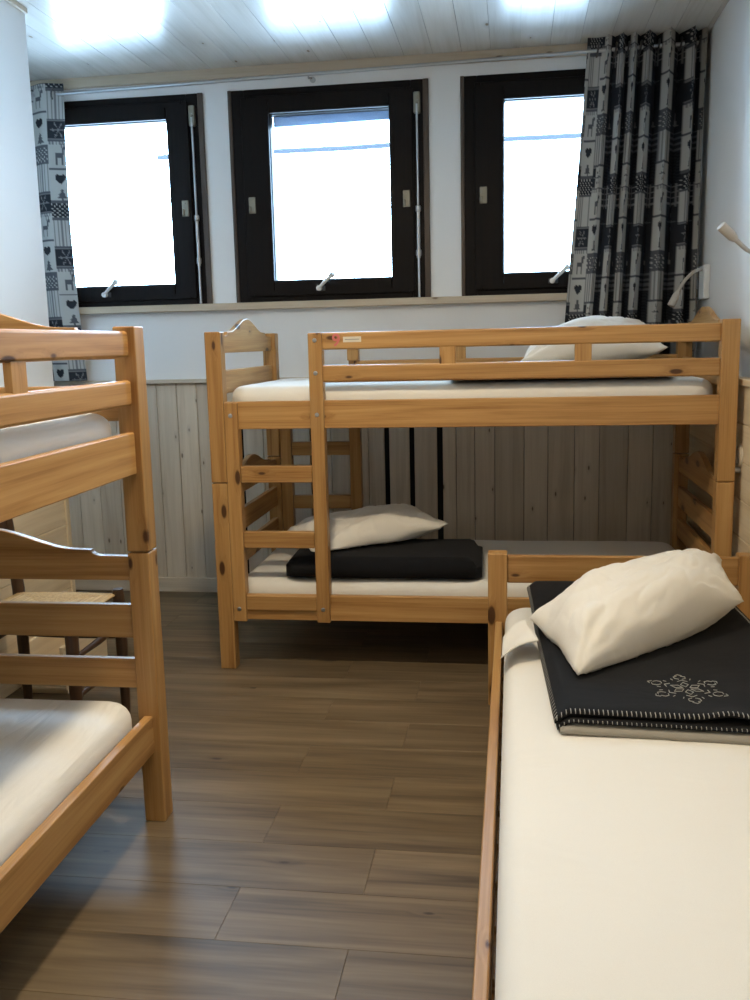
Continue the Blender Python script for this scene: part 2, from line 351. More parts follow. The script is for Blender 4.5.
# ------------------------------------------------------------------ windows
def window(idx, x0, x1, label, blind=False):
    z0, z1 = WZ0, WZ1; xc = (x0+x1)/2; wd = x1-x0
    root = empty('window_%d' % idx, (xc, D, z0)); struct(root, label)
    h = z1-z0; hw = wd/2
    def ring(bm, xa, xb, za, zb, wl, wr, wb, wt, y0, y1, bev=.004):
        box(bm, xa, xa+wl, y0, y1, za, zb, bev); box(bm, xb-wr, xb, y0, y1, za, zb, bev)
        box(bm, xa+wl, xb-wr, y0, y1, za, za+wb, bev); box(bm, xa+wl, xb-wr, y0, y1, zb-wt, zb, bev)
    bm = bmesh.new(); ring(bm, -hw, hw, 0, h, .075, .085, .035, .045, -.008, .09); link('window_frame', bm, dark_wood, root, True)
    bm = bmesh.new(); box(bm, hw-.024, hw+.004, -.014, -.002, 0, h, .003); box(bm, -hw-.004, -hw+.014, -.014, -.002, 0, h, .003)
    link('casing_strip', bm, casing_wood, root, True)
    # sash with a stepped glazing rebate
    bm = bmesh.new(); gx0, gx1, gz0, gz1 = -hw+.206, hw-.192, .108, h-.122
    ring(bm, -hw+.078, hw-.088, .038, h-.048, .128-.004, .104-.004, .070-.004, .074-.004, -.026, .05, .006)
    ring(bm, -hw+.064, hw-.074, .027, h-.036, .03, .03, .03, .03, -.0255, -.0082, .004)
    ring(bm, gx0-.012, gx1+.012, gz0-.012, gz1+.012, .012, .012, .012, .012, .0, .055, .003)
    sash = link('sash', bm, dark_wood, root, True)
    bm = bmesh.new(); box(bm, gx0-.004, gx1+.004, .036, .042, gz0-.004, gz1+.004, 0); link('pane', bm, glass, sash)
    if blind:
        bm = bmesh.new(); prism(bm, [(gx0-.002, gz1+.01), (gx0-.002, gz1-.042), (gx1+.002, gz1-.034), (gx1+.002, gz1+.01)], 1, .075, .095)
        link('blind_strip', bm, blue_grey, root)
    # crank handle on the bottom rail
    hb = bmesh.new(); hx = -.035
    box(hb, hx-.042, hx+.004, -.034, -.026, .048, .072, .003, 2, 1)
    lathe(hb, [(.013, -.060), (.013, -.034)], 14, 'y', (hx-.024, 0, .06))
    tube(hb, [(hx-.024, -.055, .06), (hx, -.062, .082), (hx+.042, -.066, .118)], .0085, 10)
    tube(hb, [(hx+.036, -.062, .114), (hx+.044, -.066, .119), (hx+.054, -.072, .127)], [.011, .014, .012], 12)
    link('crank_handle', hb, [white_plastic, lamp_grey], root, True)
    # rod fastener on the right edge
    rb = bmesh.new(); rx = hw-.052
    tube(rb, [(rx, -.03, .002), (rx, -.03, .40)], .0065, 10); tube(rb, [(rx, -.03, .19), (rx, -.03, .42)], .0095, 10); tube(rb, [(rx, -.03, .40), (rx, -.03, h-.10)], .0055, 10)
    lathe(rb, [(.012, .20), (.014, .205), (.014, .225), (.012, .23)], 12, 'z', (rx, -.03, 0)); lathe(rb, [(.011, .41), (.014, .415), (.014, .435), (.011, .44)], 12, 'z', (rx, -.03, 0))
    rod = link('rod_fastener', rb, steel, root, True)
    lb = bmesh.new(); box(lb, rx-.016, rx+.016, -.032, -.006, h-.16, h-.06, .006); lathe(lb, [(.008, -.044), (.008, -.03)], 12, 'y', (rx, 0, h-.11))
    link('rod_guide', lb, brass, rod, True)
    for lx in (-hw+.105, hw-.108):
        pb = bmesh.new(); box(pb, lx-.018, lx+.018, -.034, -.026, .435, .515, .004); box(pb, lx-.015, lx-.004, -.044, -.034, .437, .47, .004); lathe(pb, [(.005, -.038), (.005, -.03)], 10, 'y', (lx, 0, .50))
        link('latch_plate', pb, brass, root, True)
    return root
window(1, *WIN[0], 'dark brown wooden window nearest the left partition')
window(2, *WIN[1], 'dark brown wooden window between the other two', True)
window(3, *WIN[2], 'dark brown wooden window partly covered by the pleated curtain')
for i, (x0, x1) in enumerate(WIN):       # sky portals guide sampling of the daylight through each opening
    L = bpy.data.lights.new('daylight_portal', 'AREA'); L.shape = 'RECTANGLE'; L.size = x1-x0; L.size_y = WZ1-WZ0; L.cycles.is_portal = True
    lo = bpy.data.objects.new('daylight_portal', L); COL.objects.link(lo); lo.location = ((x0+x1)/2, D+T+.01, (WZ0+WZ1)/2); lo.rotation_euler = (R(-90), 0, 0)

# outside: two cables crossing the sky
bm = bmesh.new(); tube(bm, [(-2.24+.4*i, 6.0, 2.505+.004*math.sin(i*1.7)) for i in range(14)], .016, 8)
tag(link('overhead_cable', bm, cable_m, None, True), 'dark cable crossing level outside all three windows', 'cable')
bm = bmesh.new(); tube(bm, [(-3.0, 6.02, 2.95), (-2.226, 6.0, 2.518)], .006, 8)
tag(link('guy_cable', bm, pale_cable_m, None, True), 'pale cable slanting down outside the left window', 'cable')

# ------------------------------------------------------------------ bunk beds
BL, BW = 2.0, .95          # outer length (local x) and width (local y)
PX, PY = .064, .060
ZJ, ZT = .7728, 1.3666
def wavy_profile(y0, y1, zb, zs, zp):
    """shoulder, quarter step, flat, then a bell up to the centre"""
    pts = []; c = (y0+y1)/2; hw = (y1-y0)/2
    def side():
        s = [(1., zs), (.80, zs+.001)]
        for i in range(7):
            a = i/6*math.pi/2; s.append((.80-.075*math.sin(a), zs+.001+.016*(1-math.cos(a))))
        s.append((.60, zs+.019))
        for i in range(1, 15):
            t = i/14; s.append((.60*(1-t), zs+.019+(zp-zs-.019)*(3*t*t-2*t**3)**.9))
        return s
    sd = side()
    top = [(c-hw*f, z) for f, z in sd]+[(c+hw*f, z) for f, z in sd[::-1][1:]]
    return [(y1, zb), (y0, zb)]+top
def make_bunk():
    root = empty('bunk_bed')
    hx, hy = BL/2, BW/2
    for sx in (-1, 1):
        for sy in (-1, 1):
            x0 = -hx if sx < 0 else hx-PX; y0 = -hy if sy < 0 else hy-PY
            bx('post', pine[2], root, x0, x0+PX, y0, y0+PY, 0, ZJ-.0015, bev=.004)
            bx('post', pine[2], root, x0, x0+PX, y0, y0+PY, ZJ+.0015, ZT, bev=.004)
    RI, RT = .018, .026
    for sy in (-1, 1):
        def yr(d0, d1):
            a, b_ = sy*(hy-d0), sy*(hy-d1); return (min(a, b_), max(a, b_))
        for z0, z1 in ((.207, .312), (.985, 1.094)):
            bx('side_rail', pine[0], root, -hx+PX-.004, hx-PX+.004, *yr(RI, RI+RT), z0, z1, bev=.004)
        g0, g1 = -hx+.468, hx-PX+.004
        for z0, z1 in ((1.163, 1.229), (1.288, 1.354)):
            bx('guard_rail', pine[0], root, g0-.03, g1, *yr(RI, RI+.024), z0, z1, bev=.008, seg=3)
        for c in (-.056, .447):
            bx('spacer_block', pine[2], root, c-.031, c+.031, *yr(RI+.003, RI+.021), 1.225, 1.292, bev=.002)
        # ladder: tall outer stile, short inner stile against the post, three treads
        bm = bmesh.new(); box(bm, -hx+.410, -hx+.464, *yr(.0, RI-.0005), .203, 1.354, .004)
        for z0, z1 in ((.313, .984), (1.095, 1.162), (1.23, 1.287)): box(bm, -hx+.410, -hx+.464, *yr(RI-.004, .052), z0, z1, .002)
        box(bm, -hx+PX+.001, -hx+PX+.055, *yr(.0, RI-.0005), .203, 1.092, .004); box(bm, -hx+PX+.001, -hx+PX+.055, *yr(RI-.004, .05), .313, .984, .002)
        lad = link('ladder', bm, pine[2], root, True)
        for z0, z1 in ((.773, .839), (.508, .574)):
            bx('rung', pine[0], lad, -hx+PX+.056, -hx+.409, *yr(.006, .040), z0, z1, bev=.004)
        bx('rung', pine[0], lad, -hx+PX+.056, -hx+.409, *yr(.004, RI-.001), .25, .310, bev=.004)
        for px_, pz in ((.090, 1.04), (.090, .256), (.437, 1.04), (.437, .258), (.437, 1.325), (.437, 1.20)):
            bm = bmesh.new(); ya = sy*hy
            lathe(bm, [(.0085, ya-sy*.002), (.0085, ya+sy*.0015), (.006, ya+sy*.003)], 14, 'y', (-hx+px_, 0, pz)); link('bolt', bm, steel, lad, True)
    # end panels: wavy board and two plain slats on each level
    ya, yb = -hy+PY-.003, hy-PY+.003
    for sx in (-1, 1):
        a, b_ = sx*(hx-.020), sx*(hx-.044); xa, xb = min(a, b_), max(a, b_)
        for dz in (0, ZT-ZJ):
            bm = bmesh.new(); prism(bm, wavy_profile(ya, yb, .690+dz, .757+dz, .832+dz), 0, xa, xb, .003)
            link('wavy_end_board', bm, pine[1], root, True)
            bx('end_slat', pine[1], root, xa, xb, ya, yb, .528+dz, .622+dz, bev=.004)
            bx('end_slat', pine[1], root, xa, xb, ya, yb, .384+dz, .468+dz, bev=.004)
    for z in (.215, .995):
        bm = bmesh.new()
        for sy in (-1, 1):
            y = sy*(hy-.058); box(bm, -hx+.07, hx-.07, y-.012, y+.012, z-.002, z+.018, .002)
        for i in range(14):
            x = -hx+.12+i*(BL-.24)/13; box(bm, x-.035, x+.035, -hy+.047, hy-.047, z+.018, z+.034, .002)
        link('slat_base', bm, pine[1], root, True)
    return root
TB = .0065
XB, YB = -1.1889, 3.5689
back_bunk = make_bunk()
back_bunk.location = (XB+math.cos(TB)*1-math.sin(TB)*BW/2, YB+math.sin(TB)*1+math.cos(TB)*BW/2, 0); back_bunk.rotation_euler = (0, 0, TB)
tag(back_bunk, 'honey pine bunk bed standing across the room under the windows, ladder at its left end', 'bunk bed', 'pine bunk beds')
left_bunk = copy_tree(back_bunk)
XLB, YLB, TL_ = -.9613, 2.3303, .0091
# origin local (+hx,-hy) corner lands on (XLB, YLB+.064)
ang = math.pi/2+TL_
lx, ly = BL/2, -BW/2
left_bunk.rotation_euler = (0, 0, ang)
left_bunk.location = (XLB-(math.cos(ang)*lx-math.sin(ang)*ly), YLB+.064-(math.sin(ang)*lx+math.cos(ang)*ly), 0)
for c_ in left_bunk.children:
    if c_.name.startswith('spacer'): c_.location.x -= .07
left_bunk['label'] = 'honey pine bunk bed along the left wall, cut off by the photo edge'
# number and label sticker on the guard rail of the back bunk
cu = bpy.data.curves.new('number_sticker', 'FONT'); cu.body = '9'; cu.size = .066; cu.extrude = .0006; cu.offset = .0012
to = bpy.data.objects.new('number_sticker', cu); COL.objects.link(to)
dg = bpy.context.evaluated_depsgraph_get(); me = bpy.data.meshes.new_from_object(to.evaluated_get(dg)); bpy.data.objects.remove(to)
me.materials.clear(); me.materials.append(red_ink)
num = bpy.data.objects.new('number_sticker', me); COL.objects.link(num); num.parent = back_bunk
num.location = (-.5+.001, -BW/2+.0172, 1.302); num.rotation_euler = (R(90), 0, 0); num['label'] = 'faded red number nine on the top guard rail'
bm = bmesh.new(); box(bm, -.455, -.385, -BW/2+.0168, -BW/2+.0185, 1.315, 1.336, .0003, 1)
pl_ = link('paper_label', bm, label_m, back_bunk); pl_['label'] = 'cream paper label beside the red number'
bm = bmesh.new(); box(bm, -.448, -.392, -BW/2+.0163, -BW/2+.0169, 1.3242, 1.3272, 0); link('label_print', bm, ink_m, pl_)

# ------------------------------------------------------------------ bedding
def mattress_mesh(L, W, z0, z1, Rc=.085, r=.045, sag=0., seed=0, wr=.003):
    """loft of rounded rectangles; the rim bulges and the top is very slightly uneven"""
    bm = bmesh.new(); rings = []
    def outline(ins, n=10, per=26):
        pts = []; hx, hy, rr = L/2-ins, W/2-ins, max(Rc-ins, .012)
        cs = [(hx-rr, hy-rr, 0), (-hx+rr, hy-rr, 90), (-hx+rr, -hy+rr, 180), (hx-rr, -hy+rr, 270)]
        for ci, (cx, cy, a0) in enumerate(cs):
            for i in range(n+1):
                a = R(a0+90*i/n); pts.append((cx+rr*math.cos(a), cy+rr*math.sin(a)))
            nx = cs[(ci+1) % 4]; a = R(a0+90); p0 = (cx+rr*math.cos(a), cy+rr*math.sin(a)); p1 = (nx[0]+rr*math.cos(R(nx[2])), nx[1]+rr*math.sin(R(nx[2])))
            for i in range(1, per): t = i/per; pts.append((p0[0]+(p1[0]-p0[0])*t, p0[1]+(p1[1]-p0[1])*t))
        return pts
    prof = []
    for i in range(6): a = i/5*math.pi/2; prof.append((r*(1-math.sin(a)), z0+r*(1-math.cos(a))))
    for i in range(6): a = i/5*math.pi/2; prof.append((r*(1-math.cos(a)), z1-r+r*math.sin(a)))
    for ins in (.07, .11, .16, .22, .28, .33, .37, .395): prof.append((ins, z1))
    for ins, z in prof:
        ins = min(ins, W/2-.02)
        ring = []
        for x, y in outline(ins):
            n = noise.noise(Vector((x*3+seed*9.1, y*3, z*4)))*wr + noise.noise(Vector((x*11+seed, y*11, 3.3)))*wr*.35
            ring.append(bm.verts.new((x, y, z+(n if z > z0+.01 else 0)+(.006*min(1, ins/.3) if z >= z1-1e-6 else 0))))
        rings.append(ring)
    for A, B in zip(rings, rings[1:]):
        for k in range(len(A)): bm.faces.new((A[k], A[(k+1) % len(A)], B[(k+1) % len(A)], B[k]))
    bm.faces.new(rings[0][::-1]); bm.faces.new(rings[-1]); return bm
def mattress(loc, rz, L, W, z0, z1, label, mat, seed, grp='sheeted mattresses'):
    o = link('mattress', mattress_mesh(L, W, 0, z1-z0, seed=seed), mat, None, 'all'); o.location = (loc[0], loc[1], z0); o.rotation_euler = (0, 0, rz)
    return tag(o, label, 'mattress', grp)
ZM0, ZM1, UM0, UM1 = .2495, .365, 1.0295, 1.150
bl, ll = back_bunk.location, left_bunk.location
mattress(bl, TB, 1.872, .85, ZM0, ZM1, 'white sheeted mattress on the lower bunk under the windows', sheet, 1)
mattress(bl, TB, 1.872, .85, UM0, UM1, 'white sheeted mattress on the upper bunk under the windows', sheet, 2)
mattress(ll, ang, 1.872, .85, ZM0, ZM1, 'white creased sheeted mattress on the lower bunk at the left', sheet_creased, 3)
mattress(ll, ang, 1.872, .85, UM0, UM1, 'white sheeted mattress on the upper bunk at the left', sheet_creased, 4)

# single bed at the right
SBX0, SBX1, SBY0, SBY1 = -.087, .834, 1.06, 3.33
sb = empty('single_bed', ((SBX0+SBX1)/2, (SBY0+SBY1)/2, 0)); tag(sb, 'low honey pine single bed in the right foreground with a charcoal blanket on it', 'bed')
hx, hy = (SBX1-SBX0)/2, (SBY1-SBY0)/2
for sx in (-1, 1):
    for sy in (-1, 1):
        x0 = -hx if sx < 0 else hx-.068; y0 = -hy if sy < 0 else hy-.064
        bx('post', pine[2], sb, x0, x0+.068, y0, y0+.064, 0, .565 if sy > 0 else .36, bev=.004)
for sx in (-1, 1):
    a, b_ = sx*(hx-.026), sx*(hx-.052); bx('side_rail', pine[1], sb, min(a, b_), max(a, b_), -hy+.062, hy-.062, .212, .318, bev=.005)
bx('headboard', pine[0], sb, -hx+.066, hx-.066, hy-.050, hy-.026, .456, .556, bev=.005)
bx('head_rail', pine[0], sb, -hx+.066, hx-.066, hy-.050, hy-.026, .212, .318, bev=.005)
bx('foot_rail', pine[0], sb, -hx+.066, hx-.066, -hy+.026, -hy+.050, .212, .318, bev=.005)
bm = bmesh.new()
for s in (-1, 1): box(bm, s*(hx-.064)-.011, s*(hx-.064)+.011, -hy+.07, hy-.07, .214, .234, .002)
for i in range(15):
    y = -hy+.12+i*(2*hy-.24)/14; box(bm, -hx+.054, hx-.054, y-.035, y+.035, .234, .25, .002)
link('slat_base', bm, pine[0], sb, True)
mattress(((SBX0+SBX1)/2+.006, (SBY0+SBY1)/2, 0), R(90), 2*hy-.14, .810, .2505, .385, 'white sheeted mattress of the single bed in the right foreground', sheet, 5)

def pillow_mesh(q, t_, seed=0, nu=84, nv=60):
    """two cushion faces meeting at a seam whose edges bow inwards between pointed corners; q: corners (-,-), (+,-), (-,+), (+,+)"""
    bm = bmesh.new(); top, bot = {}, {}
    q = [Vector(c) for c in q]; c0 = sum(q, Vector())/4
    nrm = ((q[1]-q[0]).cross(q[2]-q[0])).normalized()
    for i in range(nu+1):
        for j in range(nv+1):
            u0 = -1+2*i/nu; v0 = -1+2*j/nv
            u = u0*(1-.08*(1-v0*v0)*abs(u0)**3); v = v0*(1-.10*(1-u0*u0)*abs(v0)**3)
            if u0 < 0:       # the open cuff end has soft corners
                ex_, ey_ = max(0, -u0-.84)/.16, max(0, abs(v0)-.80)/.20; k_ = math.hypot(ex_, ey_)
                if ex_ > 0 and ey_ > 0 and k_ > 1e-6:
                    f_ = max(ex_, ey_)/k_; u = u+.16*ex_*(1-f_)*.9; v = v-math.copysign(.20*ey_*(1-f_)*.9, v)
            a, b_ = (u+1)/2, (v+1)/2
            p = (q[0]*(1-a)+q[1]*a)*(1-b_)+(q[2]*(1-a)+q[3]*a)*b_-c0
            e = max((1-abs(u0)**2.6)*(1-abs(v0)**2.6), 0); th = t_/2*e**.60
            wr = noise.noise(Vector((u0*2.1+seed*3.7, v0*2.1, seed)))*.014+noise.noise(Vector((u0*3.2+seed, v0*4, seed*1.3)))*.004
            n3 = noise.noise(Vector((u0*1.6+v0*2.6+seed, u0*5-v0*1.5, seed*2.1))); wr -= .022*max(0, .22-abs(n3))
            for cu_, cv_ in ((1, 1), (1, -1), (-1, 1), (-1, -1)):      # creases fanning out of the corners
                du, dv = u0-cu_, v0-cv_; d_ = math.hypot(du, dv); an = math.atan2(dv, du)
                wr += .007*math.sin(an*11+seed)*math.exp(-(d_-.38)**2/.06)
            wr += .007*math.sin(u0*4.2-v0*2.4+seed*2+2.2*noise.noise(Vector((u0*1.3, v0*1.3, seed*5.))))
            m_ = min(1, e*2.6)
            sg = nrm*.006*math.sin(u0*9+seed)*(1-e)*(abs(v0) > .9)+nrm*.006*math.sin(v0*8+seed)*(1-e)*(abs(u0) > .9)
            top[i, j] = bm.verts.new(p+nrm*(th+wr*m_)+sg)
            edge = i in (0, nu) or j in (0, nv)
            bot[i, j] = top[i, j] if edge else bm.verts.new(p-nrm*(th*.75-wr*.4*m_)+sg)
    for i in range(nu):
        for j in range(nv):
            bm.faces.new((top[i, j], top[i+1, j], top[i+1, j+1], top[i, j+1]))
            try: bm.faces.new((bot[i, j], bot[i, j+1], bot[i+1, j+1], bot[i+1, j]))
            except ValueError: pass
    return bm, c0
def slab_cloth(pts_fn, nu, nv, th, seed=0):
    """a folded cloth layer: pts_fn(u,v) gives its underside, th its thickness; rounded rim"""
    bm = bmesh.new(); T_, B_ = {}, {}
    for i in range(nu+1):
        for j in range(nv+1):
            u, v = i/nu, j/nv; p = Vector(pts_fn(u, v))
            B_[i, j] = bm.verts.new(p)
            e = min(min(u, 1-u)*nu, min(v, 1-v)*nv)
            k = 1 if e >= 3 else (.95 if e >= 2 else (.84 if e >= 1 else .55)) if th > .03 else (1 if e >= 2 else (.86 if e >= 1 else .5))
            T_[i, j] = bm.verts.new(p+Vector((0, 0, th*k)))
    for i in range(nu):
        for j in range(nv):
            bm.faces.new((T_[i, j], T_[i+1, j], T_[i+1, j+1], T_[i, j+1])); bm.faces.new((B_[i, j], B_[i, j+1], B_[i+1, j+1], B_[i+1, j]))
    for i in range(nu):
        for j in (0, nv):
            q = (B_[i, j], B_[i+1, j], T_[i+1, j], T_[i, j]); bm.faces.new(q if j == 0 else q[::-1])
    for j in range(nv):
        for i in (0, nu):
            q = (B_[i, j], T_[i, j], T_[i, j+1], B_[i, j+1]); bm.faces.new(q if i == 0 else q[::-1])
    return bm

# -- blanket on the single bed: charcoal top, grey lining showing at the front fold
ZB = .393
def quad(u, v, c):   # bilinear corners: near-left, near-right, far-left, far-right
    return [(c[0][k]*(1-u)+c[1][k]*u)*(1-v)+(c[2][k]*(1-u)+c[3][k]*u)*v for k in range(2)]
def lift(y):         # the blanket climbs a little towards the head end
    t = max(0, (y-2.62)/.65); return .036*t*t*(3-2*t) if t < 1 else .036
C0 = [(.112, 2.128), (.80, 2.085), (.085, 3.262), (.715, 3.262)]
C1 = [(.105, 2.140), (.81, 2.10), (.060, 3.258), (.705, 3.258)]
C2 = [(.100, 2.160), (.79, 2.128), (.050, 3.266), (.675, 3.262)]
def wave(x, y, a=.004): return a*(noise.noise(Vector((x*5, y*5, .3)))+1)
def l0(u, v): x, y = quad(u, v, C0); return (x, y, ZB+lift(y)*.5)
def l1(u, v): x, y = quad(u, v, C1); return (x, y, ZB+.0225+lift(y)*.7-.018*max(0, 1-u/.045))
def l2(u, v):
    x, y = quad(u, v, C2)
    bump = .016*math.exp(-((x-.50)/.05)**2-((y-2.12)/.06)**2)
    return (x, y, ZB+.0305+lift(y)+wave(x, y)+bump-.024*max(0, 1-u/.05)**1.3)
bl_root = empty('blanket', (.43, 2.7, ZB)); tag(bl_root, 'charcoal blanket with snowflake embroidery folded on the single bed', 'blanket', 'charcoal blankets')
def child_world(o, root):
    o.parent = root; o.matrix_parent_inverse = root.matrix_basis.inverted(); return o
root_inv = Matrix.Translation((-.43, -2.7, -ZB))
def cl(name, bm, mat): bm.transform(root_inv); return link(name, bm, mat, bl_root, 'all')
cl('lining', slab_cloth(l0, 60, 60, .020), blanket_grey)['label'] = 'grey lining layer at the bottom of the fold'
cl('middle_fold', slab_cloth(l1, 60, 60, .007), blanket_black)
cl('top_fold', slab_cloth(l2, 80, 80, .012), blanket_black)
# blanket stitch round the edges
bm = bmesh.new()
def stitches(fn, th, n, edge, inset=.016, rr=.0011, over=.0010):
    for i in range(n):
        t = (i+.5)/n
        if edge == 'near': a, b_ = fn(t, 0), fn(t, inset/1.1)
        elif edge == 'right': a, b_ = fn(1, t), fn(1-inset/.66, t)
        else: a, b_ = fn(0, t), fn(inset/.66, t)
        a, b_ = Vector(a), Vector(b_)
        tube(bm, [a+Vector((0, 0, th*.35))-(b_-a)*.06, a+Vector((0, 0, th*.75))+(b_-a)*.1, b_+Vector((0, 0, th+over))], rr, 5)
stitches(l2, .012, 64, 'near', .010); stitches(l2, .012, 96, 'right', .010)
stitches(l1, .007, 64, 'near', .004, .0009)
stitches(l2, .012, 60, 'left', .007, .0008)
cl('edge_stitching', bm, stitch_m)['label'] = 'pale blanket stitch along the edges'
# snowflake embroidery
bm = bmesh.new(); SC = Vector((.432, 2.325)); SR = .098
def ztop(x, y):
    return ZB+.0305+lift(y)+wave(x, y)+.0128+.016*math.exp(-((x-.50)/.05)**2-((y-2.12)/.06)**2)
def stroke(pl, a):
    pts = []
    for (r0, t0), (r1, t1) in zip(pl, pl[1:]):
        for i in range(4):
            f = i/4; r_, t_ = r0+(r1-r0)*f, t0+(t1-t0)*f
            x = SC.x+SR*(r_*math.cos(a)-t_*math.sin(a)); y = SC.y+SR*(r_*math.sin(a)+t_*math.cos(a)); pts.append((x, y, ztop(x, y)))
    r_, t_ = pl[-1]; x = SC.x+SR*(r_*math.cos(a)-t_*math.sin(a)); y = SC.y+SR*(r_*math.sin(a)+t_*math.cos(a)); pts.append((x, y, ztop(x, y)))
    tube(bm, pts, .0010, 6)
for k in range(6):
    a = R(60*k+90+4)
    stroke([(.10, 0), (.26, .10), (.42, 0), (.26, -.10), (.10, 0)], a)
    stroke([(.48, .13), (.58, .0), (.48, -.13)], a)
    stroke([(.66, .04), (.72, .14), (.84, .15), (.90, .05)], a); stroke([(.66, -.04), (.72, -.14), (.84, -.15), (.90, -.05)], a)
    stroke([(.94, .09), (1.02, .0), (.94, -.09)], a)
    stroke([(.60, .22), (.69, .25)], a); stroke([(.60, -.22), (.69, -.25)], a)
cl('snowflake_embroidery', bm, stitch_m)['label'] = 'pale embroidered snowflake'

# -- pillows
def pillow(q, t_, label, seed, rest):
    bm, c0 = pillow_mesh(q, t_, seed)
    for v in bm.verts:          # the cushion flattens against what it lies on
        f = rest(v.co.x+c0.x, v.co.y+c0.y)-c0.z
        if v.co.z < f+.002: v.co.z = f+.002+.05*max(0, v.co.z-f+.04)
    o = link('pillow', bm, pillow_m, None, 'all'); o.location = c0
    return tag(o, label, 'pillow', 'white pillows')
p1 = pillow([(.160, 2.345, .450), (.682, 2.835, .53), (.035, 2.80, .475), (.685, 3.16, .585)], .27, 'plump white pillow lying askew on the snowflake blanket', 2, lambda x, y: ZB+.0455+lift(y)+wave(x, y) if x > .045 else .396)
# open end of the pillowcase hanging off its left end
bm = bmesh.new()
FC = [Vector(c) for c in ((.075, 2.66, .445), (.040, 2.83, .455), (-.034, 2.60, .397), (-.028, 2.79, .405))]
def flapfn(u, v):
    p = (FC[0]*(1-v)+FC[1]*v)*(1-u)+(FC[2]*(1-v)+FC[3]*v)*u
    p.z += .018*math.sin(v*7+u*2)*(.2+u*.5)+.012*math.sin(u*3.1)
    return p-p1.location
t_ = slab_cloth(flapfn, 26, 22, .005); link('pillowcase_flap', t_, pillow_m, p1, 'all')
pillow([(-.81, 3.66, .455), (-.27, 3.96, .535), (-1.03, 4.02, .485), (-.44, 4.36, .52)], .18, 'white pillow on the lower bunk under the windows, resting on a dark blanket', 3, lambda x, y: .468 if x > -.92 and y < 4.06 else .374)
pillow([(.015, 3.84, 1.21), (.62, 3.95, 1.26), (.07, 4.25, 1.30), (.60, 4.32, 1.345)], .21, 'white pillow on the upper bunk, behind the guard rail below the curtain', 4, lambda x, y: 1.197)
def folded(cx, cy, z, L, W, layers, th, rz, label, seed):
    root = empty('blanket', (cx, cy, z), rz); tag(root, label, 'blanket', 'charcoal blankets')
    for i in range(layers):
        s = 1-.012*i
        def fn(u, v, i=i, s=s):
            x, y = (u-.5)*L*s, (v-.5)*W*s
            rx = .10
            ax, ay = abs(u-.5)*2, abs(v-.5)*2
            if ax > .8 and ay > .8:
                k = math.hypot((ax-.8)/.2, (ay-.8)/.2)
                if k > 1: x *= (.8+.2*(ax-.8)/.2/k)/ax; y *= (.8+.2*(ay-.8)/.2/k)/ay
            return (x, y, i*th*1.01+.006*(noise.noise(Vector((x*4, y*4, seed)))+.6))
        link('fold_layer', slab_cloth(fn, 44, 36, th), blanket_black, root, 'all')
    return root
folded(-.525, 3.845, .3735, .80, .43, 1, .080, R(1.5), 'dark charcoal blanket folded on the lower bunk under the windows', 1.)
folded(.175, 3.955, 1.1585, .85, .66, 2, .012, R(1), 'dark charcoal blanket folded flat on the upper bunk under the windows', 2.)

# ------------------------------------------------------------------ curtains
CREAM, GREY, MID, DARK, NAVY = (.42, .415, .39), (.17, .17, .175), (.085, .09, .10), (.022, .025, .032), (.009, .011, .016)
def heart(x, y):
    x *= 1.15; y = y*1.15+.1; return (x*x+y*y-.30)**3-x*x*y**3*1.0 < 0
def tree(x, y): 
    if -.85 < y < -.6: return abs(x) < .1
    if y < -.6 or y > .85: return False
    f = (y+.6) % .5; return abs(x) < .55*(1-(y+.6)/1.6)-.25*f+.06
def deer(x, y):
    if abs(x) < .38 and abs(y+.05) < .17: return True
    if (abs(x+.3) < .06 or abs(x-.28) < .06) and -.75 < y < 0: return True
    if abs(x-.42) < .1 and 0 < y < .5: return True
    if abs(x-.52) < .16 and abs(y-.45) < .1: return True
    if abs(abs(x-.42)-.16) < .05 and .5 < y < .85: return True
    return False
def flake(x, y):
    r = math.hypot(x, y); a = math.atan2(y, x)
    return r < .75 and (abs(math.sin(3*a))*r < .10 or (abs(r-.5) < .07 and abs(math.sin(3*a)) < .55))
CW = .088
def h_(i, j, k=0): return (math.sin(i*127.1+j*311.7+k*74.7)*43758.5453) % 1.0
def pattern(s, z, light=False):
    """patchwork of the cloth at width s (metres) and height z: pale printed patches beside dark ones"""
    ci = math.floor(s/CW); x = (s/CW-ci)*2-1; darkcol = ci % 2; kind = (ci//2) % 2
    if light: kind = ci % 2; darkcol = 0
    per = .62; hts = (.135, .10, .14, .085, .16)
    zz = (z+.09*darkcol+(.27*kind if not darkcol else 0)) % per; j = 0; acc = 0
    for j, hh in enumerate(hts):
        if zz < acc+hh: break
        acc += hh
    y = (zz-acc)/hh*2-1; ax, ay = x, y*hh/CW
    fine = (math.floor(s*260)+math.floor(z*260)) % 2
    if not darkcol:
        if abs(y) > .94: return MID
        if j == 0: return MID if deer(x*1.05, y*1.05) else GREY if y > .72 and math.sin(x*20) > 0 else CREAM
        if j == 1:
            if kind or light: return GREY if flake(x, y*.9) or abs(y) > .82 else DARK
            return MID if flake(x, y*.9) else CREAM
        if j == 2: return GREY if math.sin(s*420) > .55 else CREAM
        if j == 3: return (CREAM if (math.sin(s*300)*math.sin(z*300) > .5) else (DARK if kind else MID)) if abs(y) < .8 else MID
        return DARK if heart(x*1.1, (y-.35)*1.9) and y > -.2 else (MID if tree(x*1.3-.1, (y+.55)*2.4) and y < -.1 else CREAM)
    else:  # dark columns, set in the pleat valleys partly as painted shade
        if j == 0: return MID if flake(x, y) else DARK
        if j == 1: return GREY if (math.sin(s*240) > .75 or math.sin(z*240) > .75) else DARK
        if j == 2: return NAVY if fine else DARK
        if j == 3: return MID if math.sin(z*260) > .2 else DARK
        return GREY if tree(x, y) else DARK
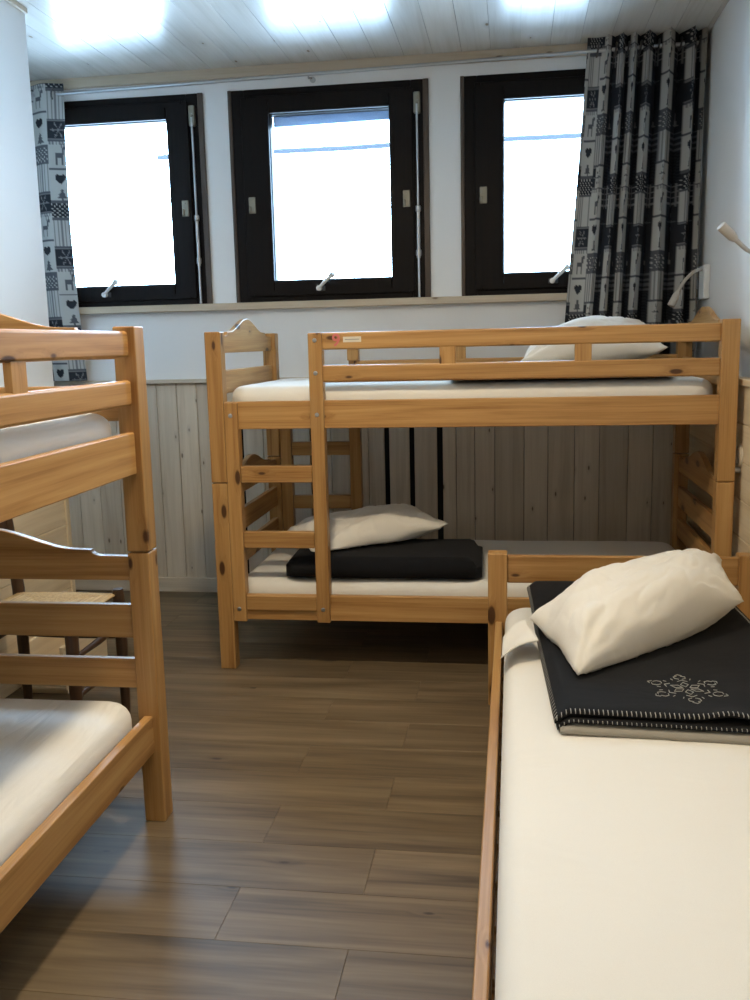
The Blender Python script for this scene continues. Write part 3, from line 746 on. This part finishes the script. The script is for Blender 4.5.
def curtain(name, label, path, ztop_, zbot, nv, s0, ringx, root_loc, smap=None, lit=None):
    """path(q,v) -> plan position; v=0 top, 1 bottom"""
    root = empty(name, root_loc); tag(root, label, 'curtain', 'patchwork curtains')
    nq = len(path(0))
    bm = bmesh.new(); lay = bm.verts.layers.float_color.new('pattern')
    base = path(.5); s = [s0]
    for a, b_ in zip(base, base[1:]): s.append(s[-1]+math.hypot(b_[0]-a[0], b_[1]-a[1]))
    if smap: s = smap
    grid = []
    for j in range(nv+1):
        v = j/nv; z = ztop_+(zbot-ztop_)*v; row_ = []
        for i, (x, y) in enumerate(path(v)):
            vt = bm.verts.new((x-root_loc[0], y-root_loc[1], z-root_loc[2])); vt[lay] = (*pattern(s[i], z, bool(lit and lit(i))), 1); row_.append(vt)
        grid.append(row_)
    for j in range(nv):
        for i in range(nq-1): bm.faces.new((grid[j][i], grid[j][i+1], grid[j+1][i+1], grid[j+1][i]))
    c = link('cloth', bm, curtain_m, root, 'all')
    so = c.modifiers.new('thickness', 'SOLIDIFY'); so.thickness = .0016
    for x, y, z in ringx:
        tb = bmesh.new()
        tube(tb, [(x-root_loc[0]+.004*math.sin(t), y-root_loc[1]+.026*math.cos(t), z-root_loc[2]+.026*math.sin(t)) for t in [2*math.pi*k/24 for k in range(24)]], .0045, 8, True)
        link('eyelet_ring', tb, lamp_grey, root, True)
    return root
def rodz(x): return 2.563+(x+2.5)*.0135
YC = D-.105
def lerp(a, b, t): return a+(b-a)*t
# ridge centres (x at mid height) read from the photograph, each with its depth
RID = [(.425, .020), (.490, .036), (.540, .038), (.602, .054), (.692, .064), (.796, .060)]
def path_right(v):
    pts = []; n = 26
    flare = lambda x: x-(.86-x)*.17*v**1.1-.014*v if v > 0 else x
    xs_ = [.372]+[r_[0] for r_ in RID]+[.868]
    # the free edge hangs nearly flat, then the ridges follow
    for i in range(22):
        t = i/22; x = lerp(.335, RID[0][0], t); pts.append((x, YC-.004+.012*math.sin(t*3.4)))
    for k in range(len(RID)):
        xa, aa = RID[k]; xb, ab = RID[k+1] if k+1 < len(RID) else (.850, .03)
        for i in range(n):
            t = i/n; amp = lerp(aa, ab, t); ph = 2*math.pi*t
            x = lerp(xa, xb, t)-.010*math.sin(2*ph)*(.8 if k > 2 else .5)
            pts.append((x, YC-.012-amp*math.cos(ph)*(1-.12*v)+.004*math.sin(9*v+k)))
    pts.append((.850, YC-.03))
    return [(flare(x)+.004*math.sin(5*v+x*40)*v, y) for x, y in pts]
def wp(t):       # pale print on the outside of every pleat, dark print in the valley, partly painted fold shade
    u = min(t, 1-t); u = u/.24*.25 if u < .24 else .25+(u-.24)/.26*.25
    return u if t <= .5 else 1-u
zr = rodz(.65)
curtain('curtain', 'black and white patchwork curtain gathered in deep pleats beside the right window', path_right, zr+.055, 1.17, 300, 0.004,
        [(x, YC-.004, rodz(x)) for x in (.38, .46, .515, .570, .648, .745, .825)], (.62, YC, 1.17), [CW*(-1.3+1.75*i/22) for i in range(22)]+[CW*(.5+2*(k+wp(i/26))) for k in range(len(RID)) for i in range(26)]+[CW*(.5+2*len(RID))], lambda i: i < 20)
def path_left(v):
    pts = []; n = 90; xe = -2.212+.012*v-.02*math.sin(v*3.1)
    for i in range(n+1):
        t = i/n; x = lerp(-2.62, xe, t)
        pts.append((x, YC-.012+.030*math.sin(t*2*math.pi*2.1+.9)*(1-t*.55)+.006*math.sin(5*v+3*t)))
    return pts
curtain('curtain', 'black and white patchwork curtain hanging beside the left window, half hidden by the partition', path_left, rodz(-2.3)+.05, 1.15, 300, .0,
        [(x, YC-.004, rodz(x)) for x in (-2.50, -2.38, -2.265)], (-2.4, YC, 1.15), [CW*(-2.4+4.25*i/90) for i in range(91)], lambda i: True)
bm = bmesh.new(); tube(bm, [(-2.70, YC, rodz(-2.70)), (XR-.012, YC, rodz(XR))], .0085, 12)
rodo = link('curtain_rod', bm, steel, None, True); tag(rodo, 'thin steel curtain rod along the top of the window wall', 'curtain rod')
for x in (-2.66, -.97, .845):
    b2 = bmesh.new(); z = rodz(x)
    tube(b2, [(x, YC, z-.012), (x, YC+.01, z-.016), (x, D-.06, z-.006), (x, D-.031, z)], .005, 8)
    lathe(b2, [(.016, D-.036), (.016, D-.030)], 14, 'y', (x, 0, z+.002)) if z+.018 > H-.048 else lathe(b2, [(.014, D-.006), (.014, D)], 14, 'y', (x, 0, z))
    link('bracket', b2, steel, rodo, True)

# ------------------------------------------------------------------ wall lamps and socket on the right wall
def reading_lamp(y, z, pts, label, plate=(.075, .06)):
    root = empty('reading_lamp', (XR, y, z)); tag(root, label, 'wall lamp', 'gooseneck reading lamps')
    bm = bmesh.new(); box(bm, -.028, .001, -.055, .055, -.075, .075, .006); link('wall_plate', bm, white_plastic, root, True)
    bm = bmesh.new(); box(bm, -.031, -.012, .0555, .062, -.078, .074, .002); link('side_slot', bm, lamp_grey, root, True)
    P_ = [Vector(p)-Vector((XR, y, z)) for p in pts]
    cv = []
    for i in range(25):        # smooth curve through the points (quadratic Bezier chain)
        t = i/24*(len(P_)-1); k = min(int(t), len(P_)-2); f = t-k
        p0 = P_[max(k-1, 0)]; p1 = P_[k]; p2 = P_[k+1]; p3 = P_[min(k+2, len(P_)-1)]
        cv.append(.5*((2*p1)+(p2-p0)*f+(2*p0-5*p1+4*p2-p3)*f*f+(3*p1-p0-3*p2+p3)*f**3))
    bm = bmesh.new(); tube(bm, cv, .0075, 10); link('gooseneck', bm, lamp_white, root, True)
    d = (cv[-1]-cv[-3]).normalized(); e = cv[-1]
    bm = bmesh.new(); tube(bm, [e-d*.012, e-d*.004, e+d*.006, e+d*.040, e+d*.058, e+d*.060], [.008, .012, .0155, .0165, .0165, .0145], 16); hd = link('lamp_head', bm, lamp_white, root, True)
    return root
reading_lamp(4.55, 1.548, [(.848, 4.545, 1.606), (.80, 4.46, 1.592), (.752, 4.43, 1.548), (.722, 4.42, 1.495)], 'cream gooseneck reading lamp on a white wall plate beside the curtain')
reading_lamp(3.50, 1.63, [(.848, 3.49, 1.585), (.80, 3.40, 1.580), (.755, 3.32, 1.588), (.712, 3.30, 1.622)], 'cream gooseneck reading lamp reaching in from the right edge of the photo')
sk = empty('wall_socket', (.838, 3.625, .865)); tag(sk, 'round pale wall socket with a chrome pin on the right panelling', 'socket')
bm = bmesh.new(); lathe(bm, [(.042, .0), (.042, -.007), (.036, -.012), (.030, -.012), (.028, -.004)], 28, 'x'); link('cover', bm, plain('socket_cover', (.60, .52, .40), .4), sk, True)
bm = bmesh.new(); tube(bm, [(.0, 0, -.052), (-.022, 0, -.052), (-.028, 0, -.052)], [.012, .012, .008], 14); link('pin', bm, steel, sk, True)

# ------------------------------------------------------------------ chair and crate beyond the left bunk
ch = empty('chair', (-1.585, 2.90, 0)); tag(ch, 'dark wooden chair with a woven straw seat beyond the left bunk', 'chair')
CX0, CX1, CY0, CY1 = -.19, .19, -.185, .185
for sx, sy in ((1, 1), (1, -1)):
    bm = bmesh.new(); x, y = CX1*sx, CY1*sy
    tube(bm, [(x, y, 0), (x, y, .04), (x, y, .22), (x, y, .44), (x, y, .465)], [.015, .017, .021, .022, .018], 14); link('leg', bm, chair_wood, ch, True)
for sy in (1, -1):
    bm = bmesh.new(); y = CY1*sy
    tube(bm, [(CX0, y, 0), (CX0, y, .25), (CX0, y, .46), (CX0-.02, y, .70), (CX0-.05, y, .92), (CX0-.053, y, .95)], [.016, .021, .022, .020, .018, .010], 14); link('leg', bm, chair_wood, ch, True)
bm = bmesh.new(); seat_n = 26
for q in range(4):      # four triangular fields of straw cords
    for i in range(seat_n):
        f = (i+.5)/seat_n; r_ = f
        a, b_ = [(-r_, -r_), (r_, -r_)][0], [(-r_, -r_), (r_, -r_)][1]
        rot = Matrix.Rotation(R(90*q), 2)
        A = rot @ Vector(a); B_ = rot @ Vector(b_)
        zz = .445+.010*(1-f)
        tube(bm, [(A.x*.185, A.y*.18, zz), (0.5*(A.x+B_.x)*.186, .5*(A.y+B_.y)*.181, zz+.003), (B_.x*.185, B_.y*.18, zz)], .0046, 6)
box(bm, -.17, .17, -.165, .165, .428, .446, .008)
link('seat', bm, straw, ch, True)['label'] = 'woven straw seat'
for z, r_ in ((.20, .010), (.33, .010)):
    for a, b_ in (((CX1, CY0), (CX1, CY1)), ((CX0, CY0), (CX0, CY1)), ((CX0, CY0), (CX1, CY0)), ((CX0, CY1), (CX1, CY1))):
        zz = z if a[0] == b_[0] else z-.04
        bm = bmesh.new(); tube(bm, [(a[0], a[1], zz), ((a[0]+b_[0])/2, (a[1]+b_[1])/2, zz), (b_[0], b_[1], zz)], [r_*.85, r_*1.25, r_*.85], 10); link('stretcher', bm, chair_wood, ch, True)
for z in (.60, .72, .84):
    bm = bmesh.new(); xo = CX0-.02-(z-.70)*.11
    prism(bm, [(xo-.008, z-.03), (xo+.008, z-.03), (xo+.004, z+.03), (xo-.012, z+.03)], 1, CY0, CY1, .002); link('back_slat', bm, chair_wood, ch, True)
cr = empty('crate', (-1.79, 3.42, 0)); tag(cr, 'pale wooden crate on the floor behind the chair', 'crate')
bx('side_board', wash_y, cr, .075, .093, -.19, .19, .03, .19, bev=.003); bx('side_board', wash_y, cr, -.093, -.075, -.19, .19, .03, .19, bev=.003)
bx('end_board', wash_x, cr, -.075, .075, .170, .188, .03, .16, bev=.003); bx('end_board', wash_x, cr, -.075, .075, -.188, -.170, .03, .13, bev=.003)
bx('bottom_board', wash_y, cr, -.093, .093, -.19, .19, .016, .03, bev=.003)
for sy in (-1, 1): bx('runner', wash_x, cr, -.093, .093, sy*.16-.02, sy*.16+.02, 0, .016, bev=.002)

# ------------------------------------------------------------------ lamps of the room
def ceiling_lamp(x, y, r_, strength, col, label):
    root = empty('ceiling_lamp', (x, y, H)); tag(root, label, 'ceiling lamp', 'round ceiling lamps')
    bm = bmesh.new(); lathe(bm, [(r_+.022, -.001), (r_+.022, -.052), (r_+.014, -.058), (r_+.004, -.052), (r_+.002, -.030), (r_*.5, -.028)], 32); link('lamp_base', bm, white_plastic, root, True)
    bm = bmesh.new(); lathe(bm, [(r_, -.029), (r_, -.034), (r_*.8, -.036), (r_*.4, -.037), (.01, -.037)], 32); link('diffuser', bm, lamp_emit('warm_diffuser', col, strength), root, True)
    return root
ceiling_lamp(-.60, 2.25, .10, 355., (1., .83, .58), 'round warm ceiling lamp over the gap between the beds')
ceiling_lamp(.08, .83, .10, 70., (1., .83, .59), 'round warm ceiling lamp above the foot of the single bed')
ceiling_lamp(-.50, -.55, .10, 115., (1., .83, .59), 'round warm ceiling lamp behind the viewer')
